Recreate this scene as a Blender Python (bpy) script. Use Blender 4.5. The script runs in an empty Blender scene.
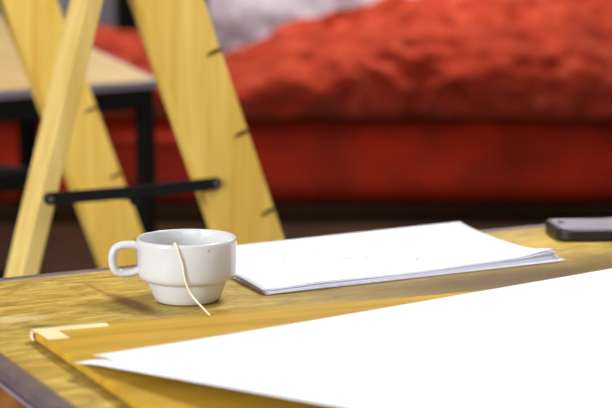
import bpy, bmesh, math, random
from mathutils import Vector, Matrix, noise
random.seed(4)
sc = bpy.context.scene
COL = sc.collection

# ------------------------------------------------------------------ helpers
def lin(c):
    return tuple(((v/255)/12.92 if v/255 <= .04045 else ((v/255+.055)/1.055)**2.4) for v in c) + (1,)

def link(name, bm, mat, parent=None, smooth=False, bevel=0, segs=3, kind=None):
    me = bpy.data.meshes.new(name)
    bmesh.ops.recalc_face_normals(bm, faces=bm.faces)
    bm.to_mesh(me); bm.free()
    o = bpy.data.objects.new(name, me); COL.objects.link(o)
    if mat: me.materials.append(mat)
    if smooth:
        for p in me.polygons: p.use_smooth = True
    if bevel:
        b = o.modifiers.new('bevel', 'BEVEL'); b.width = bevel; b.segments = segs
        b.limit_method = 'ANGLE'; b.angle_limit = math.radians(40)
        b.harden_normals = False
    if parent: o.parent = parent
    if kind: o['kind'] = kind
    return o

def tag(o, label, cat, group=None):
    o['label'] = label; o['category'] = cat
    if group: o['group'] = group
    return o

def thing(name, label, cat, loc=(0, 0, 0), rotz=0, group=None):
    o = bpy.data.objects.new(name, None); COL.objects.link(o)
    o.empty_display_size = .05
    o.location = loc; o.rotation_euler = (0, 0, rotz)
    return tag(o, label, cat, group)

def add_box(bm, x0, x1, y0, y1, z0, z1, M=None):
    vs = [Vector((x, y, z)) for x in (x0, x1) for y in (y0, y1) for z in (z0, z1)]
    if M is not None: vs = [M @ v for v in vs]
    v = [bm.verts.new(p) for p in vs]
    for f in ((0,1,3,2),(4,6,7,5),(0,4,5,1),(2,3,7,6),(0,2,6,4),(1,5,7,3)):
        bm.faces.new([v[i] for i in f])

def box(x0, x1, y0, y1, z0, z1, M=None):
    bm = bmesh.new(); add_box(bm, x0, x1, y0, y1, z0, z1, M); return bm

def prism(pts, e):
    """pts: list of 3D points (planar polygon), e: extrusion vector"""
    bm = bmesh.new()
    a = [bm.verts.new(p) for p in pts]; b = [bm.verts.new(Vector(p)+Vector(e)) for p in pts]
    bm.faces.new(a); bm.faces.new(list(reversed(b)))
    n = len(pts)
    for i in range(n): bm.faces.new([a[i], b[i], b[(i+1) % n], a[(i+1) % n]])
    return bm

def add_tube(bm, pts, r, n=10, flat=1.0, up=None, closed=False):
    pts = [Vector(p) for p in pts]; rings = []
    N = len(pts)
    prev = None
    for i, p in enumerate(pts):
        if closed: t = pts[(i+1) % N]-pts[(i-1) % N]
        else: t = pts[min(i+1, N-1)]-pts[max(i-1, 0)]
        t.normalize()
        if up is not None: side = up.normalized()
        else:
            ref = Vector((0, 0, 1)) if abs(t.z) < .9 else Vector((1, 0, 0))
            side = prev - t*prev.dot(t) if prev else t.cross(ref)
            side.normalize(); prev = side
        oth = t.cross(side).normalized()
        rr = r[i] if isinstance(r, (list, tuple)) else r
        rings.append([bm.verts.new(p+side*math.cos(2*math.pi*k/n)*rr*flat+oth*math.sin(2*math.pi*k/n)*rr) for k in range(n)])
    for i in range(N if closed else N-1):
        A = rings[i]; B = rings[(i+1) % N]
        for k in range(n): bm.faces.new([A[k], A[(k+1) % n], B[(k+1) % n], B[k]])
    if not closed:
        bm.faces.new(list(reversed(rings[0]))); bm.faces.new(rings[-1])

def catmull(P, k=8, closed=False):
    P = [Vector(p) for p in P]; out = []; n = len(P)
    for i in range(n if closed else n-1):
        if closed: a, b, c, d = P[(i-1) % n], P[i], P[(i+1) % n], P[(i+2) % n]
        else: a, b, c, d = P[max(i-1, 0)], P[i], P[i+1], P[min(i+2, n-1)]
        for j in range(k):
            t = j/k
            out.append(.5*((2*b)+(c-a)*t+(2*a-5*b+4*c-d)*t*t+(3*b-a-3*c+d)*t**3))
    if not closed: out.append(P[-1])
    return out

def lathe(prof, n=96):
    bm = bmesh.new(); rings = []
    for r, z in prof:
        if r < 1e-6: rings.append([bm.verts.new((0, 0, z))])
        else: rings.append([bm.verts.new((r*math.cos(2*math.pi*k/n), r*math.sin(2*math.pi*k/n), z)) for k in range(n)])
    for A, B in zip(rings, rings[1:]):
        for k in range(n):
            a = [A[0]] if len(A) == 1 else [A[k], A[(k+1) % n]]
            b = [B[0]] if len(B) == 1 else [B[(k+1) % n], B[k]]
            bm.faces.new(a+b)
    return bm

# ------------------------------------------------------------------ materials
class NT:
    def __init__(s, name, rough=.5, spec=.5):
        s.m = bpy.data.materials.new(name); s.m.use_nodes = True
        s.t = s.m.node_tree; s.b = s.t.nodes['Principled BSDF']
        s.b.inputs['Roughness'].default_value = rough
        s.b.inputs['Specular IOR Level'].default_value = spec
    def n(s, typ, **kw):
        o = s.t.nodes.new(typ)
        for k, v in kw.items():
            if k in o.inputs: o.inputs[k].default_value = v
            else: setattr(o, k, v)
        return o
    def l(s, a, b): s.t.links.new(a, b)
    def coords(s, scale=(1, 1, 1), loc=(0, 0, 0), rot=(0, 0, 0)):
        c = s.n('ShaderNodeTexCoord'); m = s.n('ShaderNodeMapping')
        m.inputs['Scale'].default_value = scale; m.inputs['Location'].default_value = loc; m.inputs['Rotation'].default_value = rot
        s.l(c.outputs['Object'], m.inputs['Vector']); return m.outputs['Vector']
    def noise(s, vec, scale, detail=4, rough=.55, dist=0):
        o = s.n('ShaderNodeTexNoise'); o.inputs['Scale'].default_value = scale
        o.inputs['Detail'].default_value = detail; o.inputs['Roughness'].default_value = rough
        o.inputs['Distortion'].default_value = dist
        s.l(vec, o.inputs['Vector']); return o.outputs['Fac']
    def ramp(s, fac, stops):
        o = s.n('ShaderNodeValToRGB'); e = o.color_ramp.elements
        while len(e) < len(stops): e.new(.5)
        for i, (p, c) in enumerate(stops):
            e[i].position = p; e[i].color = c if len(c) == 4 else lin(c)
        s.l(fac, o.inputs['Fac']); return o.outputs['Color']
    def mix(s, fac, a, b, mode='MIX'):
        o = s.n('ShaderNodeMix', data_type='RGBA', blend_type=mode)
        for sock, v in ((o.inputs[0], fac), (o.inputs[6], a), (o.inputs[7], b)):
            if hasattr(v, 'links'): s.l(v, sock)
            else: sock.default_value = v if not isinstance(v, tuple) or len(v) == 4 else lin(v)
        return o.outputs[2]
    def bump(s, h, strength=.2, dist=.001):
        o = s.n('ShaderNodeBump'); o.inputs['Strength'].default_value = strength; o.inputs['Distance'].default_value = dist
        s.l(h, o.inputs['Height']); s.l(o.outputs['Normal'], s.b.inputs['Normal'])
    def base(s, c):
        if hasattr(c, 'links'): s.l(c, s.b.inputs['Base Color'])
        else: s.b.inputs['Base Color'].default_value = lin(c)
        return s.m
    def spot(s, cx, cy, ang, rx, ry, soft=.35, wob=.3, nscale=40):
        """a patch with its own outline, in the object's own coordinates (0..1)"""
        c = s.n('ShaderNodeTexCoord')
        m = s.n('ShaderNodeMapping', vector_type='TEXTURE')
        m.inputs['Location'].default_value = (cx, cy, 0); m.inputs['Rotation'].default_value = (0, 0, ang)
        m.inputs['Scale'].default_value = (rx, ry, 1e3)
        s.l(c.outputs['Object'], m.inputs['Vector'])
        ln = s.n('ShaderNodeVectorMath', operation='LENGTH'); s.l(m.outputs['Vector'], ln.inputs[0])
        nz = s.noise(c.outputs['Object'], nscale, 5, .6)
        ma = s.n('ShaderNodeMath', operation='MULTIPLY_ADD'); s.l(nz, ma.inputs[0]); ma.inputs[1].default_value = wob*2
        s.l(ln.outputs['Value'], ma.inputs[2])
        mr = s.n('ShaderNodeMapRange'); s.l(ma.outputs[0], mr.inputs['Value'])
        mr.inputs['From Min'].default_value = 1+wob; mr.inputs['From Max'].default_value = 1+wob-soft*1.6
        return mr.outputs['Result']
    def mul(s, a, k):
        o = s.n('ShaderNodeMath', operation='MULTIPLY'); s.l(a, o.inputs[0])
        if hasattr(k, 'links'): s.l(k, o.inputs[1])
        else: o.inputs[1].default_value = k
        return o.outputs[0]

def plain(name, col, rough=.6, spec=.5, metal=0, noise_amt=.06, nscale=30, bump=0):
    t = NT(name, rough, spec); t.b.inputs['Metallic'].default_value = metal
    v = t.coords(); f = t.noise(v, nscale, 4)
    d = tuple(max(0, c*(1-noise_amt)) for c in col); u = tuple(min(255, c*(1+noise_amt)) for c in col)
    if bump: t.bump(f, bump)
    return t.base(t.ramp(f, [(.3, lin(d)), (.7, lin(u))]))

def pine(name, light, dark, scale=(3, 60, 3), rough=.55):
    t = NT(name, rough, .3)
    v = t.coords(scale); f = t.noise(v, 1.0, 6, .6, .4)
    g = t.noise(t.coords((6, 6, 6)), 1.0, 3)
    c = t.ramp(f, [(.3, dark), (.62, light)])
    c2 = t.mix(t.mul(g, .35), c, lin(dark))
    t.bump(f, .1, .0005)
    return t.base(c2)

# ------------------------------------------------------------------ table frame
U = Vector((.8730, .4880, 0)).normalized(); V = Vector((U.y, -U.x, 0))     # along back edge, toward the viewer
ang_t = math.atan2(U.y, U.x)
# back edge through (-.006,1.484), left edge through (-.181,.953)
Pb = Vector((.036, 1.479, 0)); Pl = Vector((-.181, .953, 0))-U*.003-U*.010
corner = Pb + U*((Pl-Pb).dot(U))
TZ = .75
def tl(x, y):            # world -> table local (x along back edge, y = -V away from viewer)
    d = Vector((x, y, 0))-corner
    return d.dot(U), -d.dot(V)

# ---- table top wood
t = NT('worn_plywood', .5, .2)
v = t.coords((18, 75, 5)); f = t.noise(v, 1.0, 8, .72, .9)
v2 = t.coords((1.2, 9, 1)); f2 = t.noise(v2, 2.2, 5, .6, .8)
v3 = t.coords((22, 36, 1)); f3 = t.noise(v3, 1.0, 8, .75, 1.2)
c = t.ramp(f, [(.30, (122, 96, 42)), (.46, (172, 144, 64)), (.62, (206, 180, 96))])
c = t.mix(t.ramp(f2, [(.42, (0, 0, 0)), (.66, (150, 150, 150))]), c, (180, 136, 46))
c = t.mix(t.ramp(f3, [(.48, (0, 0, 0)), (.66, (225, 225, 225))]), c, (132, 104, 46))
def patch(c, wx, wy, wang, rx, ry, col, amt=1, **kw):
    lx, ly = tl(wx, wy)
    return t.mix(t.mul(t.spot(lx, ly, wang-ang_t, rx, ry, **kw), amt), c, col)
c = patch(c, .20, 1.31, math.radians(29), .34, .085, (90, 68, 32), .95, wob=.25, soft=.5, nscale=12)  # broad darker brown band across the right of the tabletop
c = patch(c, .27, 1.50, math.radians(30), .09, .040, (214, 180, 80), .7, wob=.2, soft=.6, nscale=12)
c = patch(c, -.02, 1.16, math.radians(24), .12, .028, (214, 160, 30), .75, wob=.25, soft=.6, nscale=20)
c = patch(c, -.147, 1.196, math.radians(-59), .062, .0130, (110, 60, 30), .85, wob=.25, soft=.35, nscale=45)  # narrow reddish-brown streak in the wood colour, left of the cup
c = patch(c, -.185, 1.255, math.radians(-60), .045, .0045, (132, 84, 40), .5, wob=.2, soft=.4, nscale=45)
c = patch(c, -.235, 1.14, math.radians(25), .036, .018, (226, 208, 164), .45, wob=.3, soft=.5, nscale=40)
c = patch(c, -.213, 1.115, math.radians(20), .018, .006, (92, 80, 52), .8, wob=.3, soft=.5, nscale=60)
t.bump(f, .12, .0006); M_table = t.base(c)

t = NT('golden_board_wood', .58, .18)
v = t.coords((4, 40, 4)); f = t.noise(v, 1.0, 6, .6, .5)
f2 = t.noise(t.coords((2, 7, 1)), 2.0, 5, .6, .6)
c = t.ramp(f, [(.3, (150, 114, 30)), (.62, (190, 154, 54))])
c = t.mix(t.ramp(f2, [(.4, (0, 0, 0)), (.7, (150, 150, 150))]), c, (196, 142, 8))
t.bump(f, .08, .0004); M_board = t.base(c)

M_side = pine('dark_apron_wood', (150, 96, 40), (86, 50, 24), (3, 30, 30), .5)
M_trim = plain('brown_grey_edging', (104, 88, 90), .42, .4, .1, .12, 40)
M_lip = plain('pale_metal_lip', (168, 158, 176), .35, .5, .3, .05, 60)
M_steel = plain('dark_steel', (40, 38, 38), .4, .5, .6)
M_pine = pine('pale_pine', (236, 208, 130), (214, 178, 92), (40, 40, 2.2))
M_pine2 = pine('golden_pine', (242, 208, 110), (216, 168, 60), (40, 40, 2.2))
M_insert = plain('dark_notch_insert', (60, 26, 14), .6, .3)
M_blk = plain('black_painted_metal', (20, 20, 20), .45, .4)
M_rivet = plain('bright_rivet', (170, 170, 165), .35, .5, .8)

# ceramic with one faint tea drip
t = NT('glazed_stoneware', .16, .5)
cc = t.mix(t.mul(t.spot(.0195, -.038, 0, .0016, .0025, wob=.1, soft=.5, nscale=400), .0), (226, 222, 216), (180, 150, 110))
f = t.noise(t.coords(), 60, 3)
t.base(t.mix(t.mul(f, .12), (202, 202, 203), (194, 192, 190)))
t.b.inputs['Coat Weight'].default_value = .3; t.b.inputs['Coat Roughness'].default_value = .08
M_cup = t.m
M_thread = plain('cotton_thread', (232, 220, 190), .8, .2)
M_drip = plain('dried_tea', (200, 184, 156), .5, .3)
def paper(name, col):
    t = NT(name, .75, .2); f = t.noise(t.coords(), 120, 3)
    t.bump(f, .05, .0003)
    return t.base(t.ramp(f, [(.3, tuple(int(x*.985) for x in col)), (.7, col)]))
M_paper = paper('white_drawing_paper', (240, 240, 242))
M_paper2 = paper('white_copy_paper', (238, 238, 246))
M_edge_shade = paper('shaded_paper_edge', (176, 170, 196))  # lavender shade on the stack's side, painted into the sheet edges
M_pencil = plain('pencil_graphite', (132, 132, 140), .8, .2)
M_tape = plain('masking_tape', (222, 206, 160), .6, .3)

# ------------------------------------------------------------------ work table
tab = thing('work_table', 'worn plywood work table with grey metal edging under the cup', 'table', (corner.x, corner.y, 0), ang_t)
TL, TW = 1.75, 1.15
E_ = .013
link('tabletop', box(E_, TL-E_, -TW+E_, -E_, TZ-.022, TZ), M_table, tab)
bm = bmesh.new()
zt = TZ+.0012
add_box(bm, 0, TL, -E_, 0, TZ-.0105, zt); add_box(bm, 0, TL, -TW, -TW+E_, TZ-.0105, zt)
add_box(bm, 0, E_, -TW+E_, -E_, TZ-.0105, zt); add_box(bm, TL-E_, TL, -TW+E_, -E_, TZ-.0105, zt)
link('edge_trim', bm, M_trim, tab, bevel=.0025)
bm = bmesh.new()
add_box(bm, -.0012, TL+.0012, -.001, .0012, TZ-.0122, TZ-.0107); add_box(bm, -.0012, TL+.0012, -TW-.0012, -TW+.001, TZ-.0122, TZ-.0107)
add_box(bm, -.0012, .001, -TW+.001, -.001, TZ-.0122, TZ-.0107); add_box(bm, TL-.001, TL+.0012, -TW+.001, -.001, TZ-.0122, TZ-.0107)
link('trim_lip', bm, M_lip, tab)
for b in ((.001, .0095, -TW+.001, -.001), (TL-.0095, TL-.001, -TW+.001, -.001),
          (.0098, TL-.0098, -.0095, -.001), (.0098, TL-.0098, -TW+.001, -TW+.0095)):
    link('apron', box(*b, TZ-.115, TZ-.0124), M_side, tab)
for x in (.03, TL-.09):
    for y in (-.09, -TW+.03):
        link('leg', box(x, x+.06, y, y+.06, 0, TZ-.0245), M_side, tab, bevel=.004)

# ------------------------------------------------------------------ drawing board
BU = Vector((.930, .368, 0)).normalized(); BV = Vector((BU.y, -BU.x, 0)); ang_b = math.atan2(BU.y, BU.x)
bc = Vector((-.2083, 1.066, TZ+.0005))
board = thing('drawing_board', 'golden wooden drawing board with taped corner lying on the table', 'drawing board', bc, ang_b)
BT = .0085
BL_ = Vector((.469, -.883, 0)); bl_ = Vector((BL_.dot(BU), -BL_.dot(BV), 0))          # left edge in board coordinates
link('board_panel', prism([Vector((0, 0, 0)), Vector((.80, 0, 0)), Vector((.80, 0, 0))+bl_*.58, bl_*.58], (0, 0, BT-.0025)), M_board, board, bevel=.0010).location = (0, 0, .0025)
g_ = -bl_*.0035+Vector((.0035, 0, 0))
link('shadow_gap_layer', prism([Vector((.0035, -.0035, 0)), Vector((.7965, -.0035, 0)), Vector((.7965, -.0035, 0))+bl_*.572, Vector((.0035, -.0035, 0))+bl_*.572], (0, 0, .0025)), M_side, board)  # recessed dark layer, added to give a shadow line under the board
bm = bmesh.new(); add_box(bm, .0015, .058, -.0125, -.0015, BT, BT+.0004); 
add_box(bm, -.0006, -.0001, -.0125, -.0015, .002, BT+.0004); add_box(bm, -.0006, .0015, -.0125, -.0015, BT, BT+.0004)
link('masking_tape', bm, M_tape, board)
o_ = Vector((0, -.0128, BT)); e_ = bl_*.026
bm = prism([o_+Vector((.0030, 0, 0)), o_+Vector((.0185, 0, 0)), o_+Vector((.0185, 0, 0))+e_, o_+Vector((.0030, 0, 0))+e_], (0, 0, .0005))
link('masking_tape', bm, M_tape, board)

# ------------------------------------------------------------------ large sheets on the board (world coordinates -> own base)
BZ = TZ+.0005+BT
def sheet_grid(name, fn, nu, nv, mat, th, origin, parent=None):
    bm = bmesh.new(); g = []
    for i in range(nu+1):
        g.append([bm.verts.new(Vector(fn(i/nu, j/nv))-Vector(origin)) for j in range(nv+1)])
    for i in range(nu):
        for j in range(nv): bm.faces.new([g[i][j], g[i+1][j], g[i+1][j+1], g[i][j+1]])
    me = bpy.data.meshes.new(name); bm.normal_update()
    up = sum(f.normal.z for f in bm.faces)
    if up < 0: bmesh.ops.reverse_faces(bm, faces=bm.faces)
    bm.to_mesh(me); bm.free(); me.materials.append(mat)
    for p in me.polygons: p.use_smooth = True
    o = bpy.data.objects.new(name, me); COL.objects.link(o); o.location = origin
    s = o.modifiers.new('thick', 'SOLIDIFY'); s.thickness = th; s.offset = 1
    if mat is M_paper2: me.materials.append(M_edge_shade); s.material_offset_rim = 1
    if parent: o.parent = parent
    return o
def sm(a, b, x):
    x = max(0, min(1, (x-a)/(b-a))); return x*x*(3-2*x)
def big(K, du, dv, Lu, Lv, z0, lift, curl, cor=0):
    K = Vector(K)
    def fn(u, v):
        p = K + du*(u*Lu) + dv*(v*Lv)
        # front-left edge (u = 0) lifts off the board, back edge v=0 lies flat
        e = math.exp(-(u*Lu/.055)**2)
        p = p + Vector((.0115, .0115, 0))*cor*math.exp(-(v*Lv/.04)**2-(u*Lu/.06)**2)
        e = math.exp(-(u*Lu/.13)**2)
        z = z0 + e*(lift*min(1, v*Lv/.30)*(1-.5*sm(.6, 1, v)) + curl*sm(0, .05, v*Lv+.02))
        z += .0012*(1+math.sin(u*9+v*4))*sm(0, .1, u)*sm(0, .1, v)
        return (p.x, p.y, z)
    return fn
du = Vector((.797, .604, 0)).normalized()        # along the back edge of the sheet
dv = Vector((.725, -.689, 0)).normalized()       # along its front-left edge
o = sheet_grid('drawing_paper', big((-.1590, .9600, 0), (du+dv*.05).normalized(), dv, .74, .56, BZ+.0006, .021, .0030), 60, 60, M_paper, .00025, (-.05, .93, BZ))
tag(o, 'large white sheet underneath, its thin corner tip poking out on the golden board', 'paper', 'large sheets on the drawing board')
o = sheet_grid('drawing_paper', big((-.1590, .9605, 0), du, dv, .74, .56, BZ+.0024, .021, .0036, 1), 60, 60, M_paper, .00025, (-.03, .95, BZ+.001))
tag(o, 'large blank white sheet on top, covering most of the golden drawing board', 'paper', 'large sheets on the drawing board')

# ------------------------------------------------------------------ loose stack of sheets
A = Vector((-.033, 1.227)); B = Vector((.249, 1.392)); C_ = Vector((.175, 1.600)); D = Vector((-.118, 1.418))
def stack_sheet(k, n):
    z0 = TZ+.0006+k*.00042
    r = random.Random(k*7+1)
    j = lambda s: Vector((r.uniform(-s, s), r.uniform(-s, s)))
    t_ = k/(n-1)
    sh = Vector((-.0035, .0045))*t_                      # the pile leans back and left toward the top
    a, b, c, d = A+sh+j(.0012), B+sh+j(.0016), C_+sh+j(.0012), D+sh+j(.0012)
    if k == 0: b = b+Vector((.006, -.001))
    def fn(u, v):
        p = (a*(1-u)+b*u)*(1-v)+(d*(1-u)+c*u)*v
        # slightly hollow right-hand edge
        p = p + Vector((-.010, -.004))*(4*v*(1-v))*sm(.6, 1, u)
        z = z0
        z += t_**3*.0052*math.exp(-(((1-u)/.10)**2+(v/.13)**2))         # upturned corner
        z += t_**2*.0016*math.exp(-((v)/.10)**2)*(.5+.5*math.sin(u*8.5+.8))*sm(.05, .2, u)
        z += t_*.0007*(1+math.sin(u*5+1))*v*(1-v)*4
        return (p.x, p.y, z)
    return fn
NS = 9
for k in range(NS):
    o = sheet_grid('paper_sheet', stack_sheet(k, NS), 40, 24, M_paper2, .00034, (A.x, A.y, TZ+k*.00042))
    if k == NS-1:
        lab = 'white sheet with faint pencil marks, topmost of the loose stack beside the cup'
        # faint pencil strokes
        f = stack_sheet(k, NS); rr = random.Random(12)
        strokes = [[(.30, .62), (.325, .60), (.34, .56)], [(.43, .30), (.45, .40), (.47, .52)], [(.62, .84), (.66, .86), (.70, .84)],
                   [(.78, .80), (.80, .66), (.81, .55)], [(.81, .55), (.805, .50), (.79, .46)], [(.20, .50), (.215, .56)], [(.56, .20), (.59, .26), (.60, .30)],
                   [(.36, .40), (.38, .41), (.40, .40)]]
        for s_ in strokes:
            pts = catmull([Vector(f(*q))+Vector((0, 0, .0005))-Vector((A.x, A.y, TZ+k*.00042)) for q in s_], 6)
            bm = bmesh.new(); add_tube(bm, pts, .00034, 5)
            link('pencil_line', bm, M_pencil, o)
    elif k == NS-2: lab = 'white sheet second from the top of the loose stack beside the cup'
    elif k == 0: lab = 'bottom white sheet of the loose stack, its corner sticking out toward the phone'
    else: lab = 'white sheet buried in the middle of the loose stack beside the cup'
    tag(o, lab, 'paper', 'sheets in the loose stack')

# ------------------------------------------------------------------ cup
CX, CY = -.1015, 1.2100
cup = thing('cup', 'white stackable ceramic cup with a teabag string hanging over its rim', 'cup', (CX, CY, TZ+.0005))
H = .0545
outer = [(0, .002), (.020, .002), (.0225, .0006), (.0262, .0004), (.0278, .0016), (.0298, .0060), (.0326, .0130), (.0335, .0165), (.0339, .0186)]
body = [(.0375, .0191), (.0400, .0203), (.0414, .0226), (.0420, .0260), (.0424, .034), (.0426, .044), (.04275, .051), (.0427, .0530), (.0421, .0541), (.0413, H), (.0404, .0540), (.0399, .0528)]
inner = [(.0396, .047), (.0392, .034), (.0384, .024), (.036, .0195), (.032, .0165), (.028, .010), (.022, .0055), (.012, .0046), (0, .0045)]
link('bowl', lathe(outer+body+inner, 128), M_cup, cup, smooth=True)
hd = Vector((-.985, -.17, 0)).normalized()
hp = [(.0405, .0480), (.0470, .0492), (.0550, .0487), (.0606, .0458), (.0628, .0400), (.0626, .0330), (.0602, .0272), (.0545, .0247), (.0470, .0250), (.0405, .0270)]
pts = catmull([Vector((hd.x*r, hd.y*r, z)) for r, z in hp], 6)
bm = bmesh.new(); add_tube(bm, pts, .0035, 16, flat=1.35, up=Vector((-hd.y, hd.x, 0)))
link('handle', bm, M_cup, cup, smooth=True)
# drip
bm = bmesh.new(); bmesh.ops.create_uvsphere(bm, u_segments=12, v_segments=8, radius=.0015)
ang = math.atan2(-.0374, .0207)
for v_ in bm.verts:
    v_.co = Vector((v_.co.x, v_.co.y*.35, v_.co.z)); v_.co.rotate(Matrix.Rotation(ang+math.pi/2, 3, 'Z'))
    v_.co += Vector((.0207*.996, -.0374*.996, .0495))
link('tea_drip', bm, M_drip, cup, smooth=True)
# teabag string
def on_wall(dx, z, r): return (CX+dx, CY-math.sqrt(r*r-dx*dx), TZ+.0005+z)
sp = [(CX-.0080, CY-.0375, TZ+.050), on_wall(-.0075, H-.0005, .0396), on_wall(-.0062, H+.0014, .0414), on_wall(-.0040, .0525, .0440), on_wall(-.0018, .0455, .0442),
      on_wall(.0004, .0385, .0440), on_wall(.0012, .0310, .0438), on_wall(.0030, .0230, .0442), (CX+.0068, CY-.0480, TZ+.0160), (CX+.0130, CY-.0600, TZ+.0115), (-.0812, 1.1260, BZ+.0020), (-.0756, 1.1080, BZ+.0012)]
bm = bmesh.new(); add_tube(bm, [Vector(p)-Vector((-.0756, 1.1080, BZ)) for p in catmull(sp, 8)], .00078, 8)
o = link('teabag_string', bm, M_thread, smooth=True); o.location = (-.0756, 1.1080, BZ)
tag(o, 'thin cream teabag string hanging over the front of the white cup', 'string')

# ------------------------------------------------------------------ phone
ph = thing('mobile_phone', 'dark mobile phone in a black case lying near the table edge', 'phone', (.2650, 1.4930, TZ+.0005), math.radians(2.5))
PL, PW, PH = .165, .080, .0125
def rrect(x0, x1, y0, y1, r, n=8):
    P = []
    for cx, cy, a0 in ((x1-r, y1-r, 0), (x0+r, y1-r, 90), (x0+r, y0+r, 180), (x1-r, y0+r, 270)):
        for k in range(n+1):
            a = math.radians(a0+90*k/n); P.append((cx+r*math.cos(a), cy+r*math.sin(a)))
    return P
M_case = plain('black_rubber_case', (22, 20, 22), .45, .4)
M_glass = plain('phone_glass', (150, 142, 158), .25, .5, 0, .02)  # lilac ceiling reflection put into the glass colour
M_lens = plain('lens_ring', (46, 42, 50), .2, .6)
link('case', prism([Vector((x, y, 0)) for x, y in rrect(0, PL, 0, PW, .014)], (0, 0, PH)), M_case, ph, smooth=False, bevel=.0030, segs=4)
link('screen', prism([Vector((x, y, PH-.0005)) for x, y in rrect(.005, PL-.005, .005, PW-.005, .010)], (0, 0, .0008)), M_glass, ph)
bm = bmesh.new(); add_tube(bm, [(.0125+.003*math.cos(a*math.pi/8), .050+.006*math.sin(a*math.pi/8), PH+.0006) for a in range(16)], .0007, 8, closed=True)
link('earpiece', bm, M_lens, ph)
link('side_button', box(.04, .055, -.0006, .001, .004, .0075), M_case, ph, bevel=.0004)

# ------------------------------------------------------------------ folding trestle
AX = Vector((-.5, .866, 0)).normalized(); MX = Vector((.866, .5, 0)).normalized()
def W(s, c, z): return MX*s+AX*c+Vector((0, 0, z))
tr_base = W(.80, 2.02, 0)
tres = thing('trestle', 'pale pine folding trestle with notched legs standing behind the table', 'trestle', tr_base)
def T(s, c, z): return W(s, c, z)-tr_base
sB = lambda z: .8907-.365*(z-.807)
sA = lambda z: .6610+.278*(z-.818)
c1 = 1.78025; c2 = c1+.478
wB, tB = .047, .040        # half horizontal width, thickness along the axis
wA, tA = .0120, .060
notch_zs = set()
def legB(c0, ds, wB):
    sB = lambda z: .8907+ds-.365*(z-.807)
    P = [T(sB(0)-wB, c0, 0), T(sB(0)+wB, c0, 0)]
    z = .15
    notches = [.04+.1135*k+.0215 for k in range(1, 10)]
    for zc in notches:
        zc = .7036+(.1135)*round((zc-.7036)/.1135)
        e = lambda zz: sB(zz)+wB
        h = .0022; notch_zs.add(zc)
        P += [T(e(zc-h), c0, zc-h), T(e(zc)-.020, c0, zc-.007-h), T(e(zc)-.020, c0, zc-.007+h), T(e(zc+h), c0, zc+h)]
    P += [T(sB(1.15)+wB, c0, 1.15), T(sB(1.15)-wB, c0, 1.15)]
    return prism(P, AX*tB)
def legA(c0):
    return prism([T(sA(0)-wA, c0, 0), T(sA(0)+wA, c0, 0), T(sA(1.12)+wA, c0, 1.12), T(sA(1.12)-wA, c0, 1.12)], AX*tA)
for c0, ds, hw in ((c1, 0, .047), (c2, -.030, .044)):
    link('notched_leg', legB(c0, ds, hw), M_pine2, tres)
    link('leg', legA(c0), M_pine, tres, bevel=.002)
bm = prism([T(sB(1.15)-.05, c1-.03, 1.151), T(sB(1.15)+.05, c1-.03, 1.151), T(sB(1.15)+.05, c1-.03, 1.185), T(sB(1.15)-.05, c1-.03, 1.185)], AX*.60)
link('top_rail', bm, M_pine, tres, bevel=.003)
for s_, z_, w_ in ((sB, .22, .018), (sA, .22, .008)):
    bm = prism([T(s_(z_-.04)-w_, c1+.04, z_-.04), T(s_(z_-.04)+w_, c1+.04, z_-.04), T(s_(z_+.04)+w_, c1+.04, z_+.04), T(s_(z_+.04)-w_, c1+.04, z_+.04)], AX*.46)
    link('crossbar', bm, M_pine, tres)
# folding stay of black steel
def capsule(s0, z0, s1, z1, r, c0, e):
    a = math.atan2(z1-z0, s1-s0); P = []
    for k in range(13): q = a+math.pi/2+math.pi*k/12; P.append(T(s0+r*math.cos(q), c0, z0+r*math.sin(q)))
    for k in range(13): q = a-math.pi/2+math.pi*k/12; P.append(T(s1+r*math.cos(q), c0, z1+r*math.sin(q)))
    return prism(P, AX*e)
for c0 in (c1,):
    stay = link('folding_stay', capsule(.6400, .7435, .7680, .7440, .0082, c0-.0085, .004), M_blk, tres)
    link('folding_stay', capsule(.7450, .7420, .8820, .7470, .0082, c0-.0045, .004), M_blk, tres)
    link('hinge_tab', capsule(.7560, .7380, .7580, .7330, .0075, c0-.0125, .004), M_blk, tres)
    for s_, z_, cc_ in ((.6400, .7435, c0-.0115), (.8820, .7470, c0-.0075), (.7570, .7420, c0-.0150)):
        link('rivet', capsule(s_-.0004, z_, s_+.0004, z_, .0028, cc_, .004), M_rivet if s_ != .7570 else M_blk, stay)
for c0, ds, hw in ((c1, 0, .047), (c2, -.030, .044)):
    for zc in sorted(notch_zs):
        e = sB(zc)+hw+ds
        bm = prism([T(e+.0015, c0-.0015, zc-.0006), T(e+.0015, c0-.0015, zc+.0022), T(e-.008, c0-.0015, zc+.001), T(e-.0190, c0-.0015, zc-.0045), T(e-.0190, c0-.0015, zc-.0075), T(e-.008, c0-.0015, zc-.003)], AX*(tB*.9))
        link('notch_insert', bm, M_insert, tres)  # dark insert filling each notch so the slot stays dark

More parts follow.
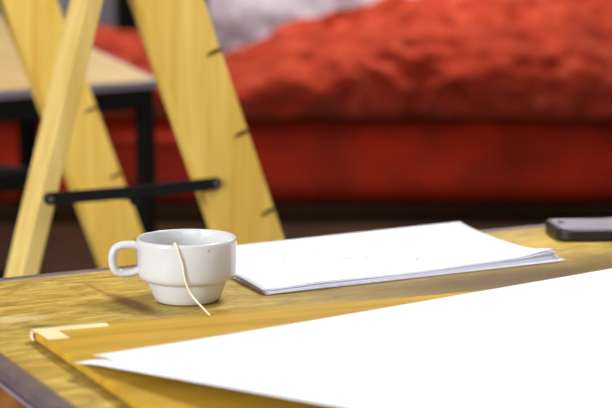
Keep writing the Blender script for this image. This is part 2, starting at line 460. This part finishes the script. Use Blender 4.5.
# ------------------------------------------------------------------ tilted drafting table
p0 = Vector((-.322, 3.2, .812))
h1 = Vector((-.62, -.785, 0)).normalized(); h2 = Vector((h1.y, -h1.x, 0))     # left-front, and back-left
tau = math.radians(17); q2 = (h2*math.cos(tau)+Vector((0, 0, math.sin(tau))))
nn = h1.cross(q2); nn = nn if nn.z > 0 else -nn
base = Vector((p0.x, p0.y, 0))
dt = thing('drafting_table', 'tilted tan drafting table with dark frame behind the pine trestle', 'table', base)
def Q(a, b, c): return (p0-base)+h1*a+q2*b+nn*c
def qbox(a0, a1, b0, b1, c0, c1_):
    return prism([Q(a0, b0, c0), Q(a1, b0, c0), Q(a1, b1, c0), Q(a0, b1, c0)], nn*(c1_-c0))
M_tan = pine('tan_laminate', (222, 192, 130), (208, 172, 106), (2, 20, 2), .5)
M_lilac = plain('grey_edging', (150, 140, 152), .5)
M_frame = plain('dark_green_frame', (14, 13, 9), .6, .15)
link('tabletop', qbox(.006, 1.3, .006, .474, -.012, .0), M_tan, dt)
bm = bmesh.new()
for q in ((0, .0055, 0, .48), (.006, 1.3, 0, .0055), (.006, 1.3, .4745, .48)):
    b2 = qbox(*q, -.016, .001); me_ = bpy.data.meshes.new('x'); b2.to_mesh(me_); b2.free(); bm.from_mesh(me_); bpy.data.meshes.remove(me_)
link('edge_strip', bm, M_lilac, dt)
def hbox(a0, a1, b0, b1, z0, z1):
    P = lambda a, b, z: Vector((0, 0, z))+h1*a+h2*b
    return prism([P(a0, b0, z0), P(a1, b0, z0), P(a1, b1, z0), P(a0, b1, z0)], (0, 0, z1-z0))
link('front_rail', hbox(.01, 1.28, .01, .045, .750, .796), M_frame, dt)
link('side_rail', hbox(.01, .045, .05, .44, .750, .796), M_frame, dt)
link('shelf', hbox(.30, 1.25, .05, .36, .600, .640), M_frame, dt)
link('lower_rail', hbox(.32, 1.25, .05, .08, .40, .44), M_frame, dt)
for a, b in ((.01, .008), (1.20, .008), (.01, .40), (1.20, .40)):
    link('leg', hbox(a, a+.032, b, b+.032, 0, .750), M_frame, dt)

# ------------------------------------------------------------------ couch
M_red = plain('dark_red_velvet', (144, 34, 12), .75, .15, 0, .25, 3)
t = NT('red_plush', .9, .1)
f = t.noise(t.coords(), 7, 6, .6); f2 = t.noise(t.coords(), 40, 4)
t.base(t.ramp(f, [(.3, (126, 32, 16)), (.55, (172, 54, 34)), (.72, (192, 88, 60))]))
t.bump(f2, .5, .01); t.b.inputs['Sheen Weight'].default_value = .35; t.b.inputs['Sheen Tint'].default_value = lin((255, 150, 110))
M_plush = t.m
M_dark = plain('dark_brown_plinth', (70, 44, 24), .8, .1)
co = thing('couch', 'long low couch with smooth dark red front and dark brown plinth', 'couch', (.2, 6.7, 0))
def strip(name, prof, x0, x1, nx, mat, parent, dispf=None, org=(.2, 6.7, 0)):
    P = catmull([Vector((0, y, z)) for y, z in prof], 7)
    bm = bmesh.new(); g = []
    for i in range(nx+1):
        x = x0+(x1-x0)*i/nx; row = []
        for k, p in enumerate(P):
            q = Vector((x, p.y, p.z))
            if dispf: q = dispf(q, k/(len(P)-1))
            row.append(bm.verts.new(q-Vector(org)))
        g.append(row)
    for i in range(nx):
        for k in range(len(P)-1): bm.faces.new([g[i][k], g[i+1][k], g[i+1][k+1], g[i][k+1]])
    bm.faces.new(g[0]); bm.faces.new(list(reversed(g[-1])))
    for k in (0,):
        bm.faces.new([g[i][0] for i in range(nx, -1, -1)]+[g[i][-1] for i in range(nx+1)])
    return link(name, bm, mat, parent, smooth=True)
def dis_front(q, t_):
    a = noise.noise(Vector((q.x*1.3, q.z*2, 3)))*.03
    fold = math.exp(-((q.z-.36)/.035)**2)*.05*sm(.35, -.2, q.x)
    return Vector((q.x, q.y+a-fold*1.3, q.z))
strip('seat_base', [(6.62, .06), (6.42, .065), (6.31, .09), (6.26, .14), (6.26, .20), (6.30, .28), (6.35, .35), (6.42, .40), (6.52, .42), (6.66, .42), (6.80, .42), (6.85, .30)], -2.4, 2.8, 120, M_red, co, dis_front)
link('plinth', box(-2.5, 2.5, -.22, .45, 0, .075), M_dark, co)
link('backrest', box(-2.55, 2.55, .50, .62, .02, .62), M_red, co, bevel=.03)

# blanket heap
def ztop(x):
    K = [(-2.6, .80), (-1.0, .83), (-.76, .82), (-.55, .72), (-.44, .66), (-.32, .725), (-.03, .85), (.21, .905), (.46, .985), (1.49, 1.02), (3, 1.03)]
    for (a, b), (c_, d) in zip(K, K[1:]):
        if x <= c_: return b+(d-b)*sm(0, 1, (x-a)/(c_-a)) if x > a else b
    return K[-1][1]
def dis_blanket(q, t_):
    zt_ = ztop(q.x)
    k = sm(.55, .93, q.z)
    z = q.z if q.z < .5 else .5+(q.z-.5)*(zt_-.5)/(.95-.5)
    # fleecy folds
    n1 = noise.fractal(Vector((q.x*2.2, q.y*2.2+z*2.2, 1.7)), 1.0, 2.0, 4)
    n2 = noise.ridged_multi_fractal(Vector((q.x*4.5+z*2.0, z*6.5, q.y*3+5)), .9, 2.1, 4, 1.0, 2.0)
    env = sm(0, .08, t_)*sm(1, .9, t_)
    n3 = noise.fractal(Vector((q.x*7, q.y*7, z*9)), 1.0, 2.0, 3)
    amp = .060*n1+.045*(n2-1.0)+.018*n3
    tuck = math.exp(-((z-.46)/.05)**2)
    return Vector((q.x, q.y-amp*env*1.1, z+amp*env*.45*k))
bl = strip('blanket', [(6.66, .43), (6.52, .432), (6.46, .45), (6.39, .49), (6.34, .55), (6.34, .62), (6.38, .68), (6.47, .74), (6.62, .81), (6.82, .89), (7.0, .95), (7.1, .93), (7.12, .80), (7.05, .65), (6.95, .62)], -2.3, 2.7, 420, M_plush, None, dis_blanket, (.2, 6.7, .42))
bl.location = (.2, 6.7, .42)
tag(bl, 'thick crumpled orange-red plush blanket heaped along the top of the couch', 'blanket')

# white sheet behind the blanket
M_sheet = plain('white_cotton', (186, 178, 188), .85, .1)
def dis_sheet(q, t_):
    n1 = noise.fractal(Vector((q.x*2.6, q.z*2.6, 9)), 1.0, 2.0, 4)
    return Vector((q.x, q.y-.06*n1, q.z+.03*n1*sm(.05, .3, q.z)))
sh = strip('bed_sheet', [(7.62, .01), (7.5, .02), (7.46, .3), (7.42, .5), (7.40, .7), (7.40, .85), (7.44, 1.0), (7.56, 1.08), (7.66, .9), (7.66, .4)], -.50, .95, 120, M_sheet, None, dis_sheet, (.2, 7.4, 0))
sh.location = (.2, 7.4, 0)
tag(sh, 'crumpled white cloth bundle behind the left part of the red blanket', 'cloth')

# dark curtain behind
M_cur = plain('dark_green_cloth', (22, 24, 16), .85, .1)
bm = bmesh.new(); g = []
for i in range(121):
    x = -1.02+.54*i/120; y = 7.85+.035*math.sin(i*.42)+.01*math.sin(i*1.1)
    g.append([bm.verts.new((x+.75, y-7.85+.004*k*math.sin(i*.2), z)) for k, z in enumerate((.02, .8, 1.6, 2.55))])
for i in range(120):
    for k in range(3): bm.faces.new([g[i][k], g[i+1][k], g[i+1][k+1], g[i][k+1]])
o = link('curtain', bm, M_cur, smooth=True); o.location = (-.75, 7.85, 0)
s = o.modifiers.new('thick', 'SOLIDIFY'); s.thickness = .006
tag(o, 'narrow dark green hanging curtain behind the trestle and couch', 'curtain')

# ------------------------------------------------------------------ room
M_floor = pine('dark_floorboards', (74, 50, 28), (46, 30, 18), (3, 1, 1), .5)
M_wall = plain('grey_plaster', (170, 162, 168), .9, .1, 0, .03, 2)
M_ceil = plain('white_ceiling', (220, 216, 208), .9)
link('floor', box(-4, 4, -3, 8.3, -.1, 0), M_floor, kind='structure')
link('wall_back', box(-4, 4, 8.3, 8.4, 0, 3.1), M_wall, kind='structure')
link('wall_left', box(-4.1, -4, -3, 8.3, 0, 3.1), M_wall, kind='structure')
link('wall_right', box(4, 4.1, -3, 8.3, 0, 3.1), M_wall, kind='structure')
link('ceiling', box(-4, 4, -3, 8.3, 3.1, 3.2), M_ceil, kind='structure')

# ------------------------------------------------------------------ light
def area(name, loc, tgt, sx, sy, e, col):
    l = bpy.data.lights.new(name, 'AREA'); l.shape = 'RECTANGLE'; l.size = sx; l.size_y = sy; l.energy = e; l.color = col
    o = bpy.data.objects.new(name, l); COL.objects.link(o); o.location = loc
    o.rotation_euler = (Vector(tgt)-Vector(loc)).to_track_quat('-Z', 'Y').to_euler(); return o
area('ceiling_lamp', (.9, 2.0, 3.0), (.1, 1.5, .75), .9, .5, 48, (1, .99, .97))
area('fill_light', (-3.5, -1.9, 1.9), (-.2, 1.9, .8), 1.8, 1.3, 190, (.95, .98, 1))  # side fill added at camera left to brighten the leg edges
area('fill_light', (-.3, -2.8, 1.9), (0, 1.6, .8), 2.6, 1.5, 30, (.93, .97, 1))  # frontal fill added behind the camera for upright faces
area('ceiling_lamp', (.3, 6.8, 3.0), (.3, 7.0, .6), 1.6, .4, 62, (1, .95, .88))
w = bpy.data.worlds.new('world'); sc.world = w; w.use_nodes = True
w.node_tree.nodes['Background'].inputs[0].default_value = (.80, .84, 1, 1)
w.node_tree.nodes['Background'].inputs[1].default_value = .3

# ------------------------------------------------------------------ camera
cam = bpy.data.cameras.new('camera'); co_ = bpy.data.objects.new('camera', cam); COL.objects.link(co_)
cam.sensor_width = 36; cam.lens = 85; cam.clip_start = .05
co_.location = (0, 0, 1.014); co_.rotation_euler = (math.radians(90-8.5), 0, 0)
cam.dof.use_dof = True; cam.dof.focus_distance = 1.24; cam.dof.aperture_fstop = 6.0; cam.dof.aperture_blades = 0
sc.camera = co_
sc.view_settings.view_transform = 'Standard'; sc.view_settings.look = 'None'
sc.view_settings.exposure = 0.4; sc.view_settings.gamma = 1; sc.view_settings.use_curve_mapping = False
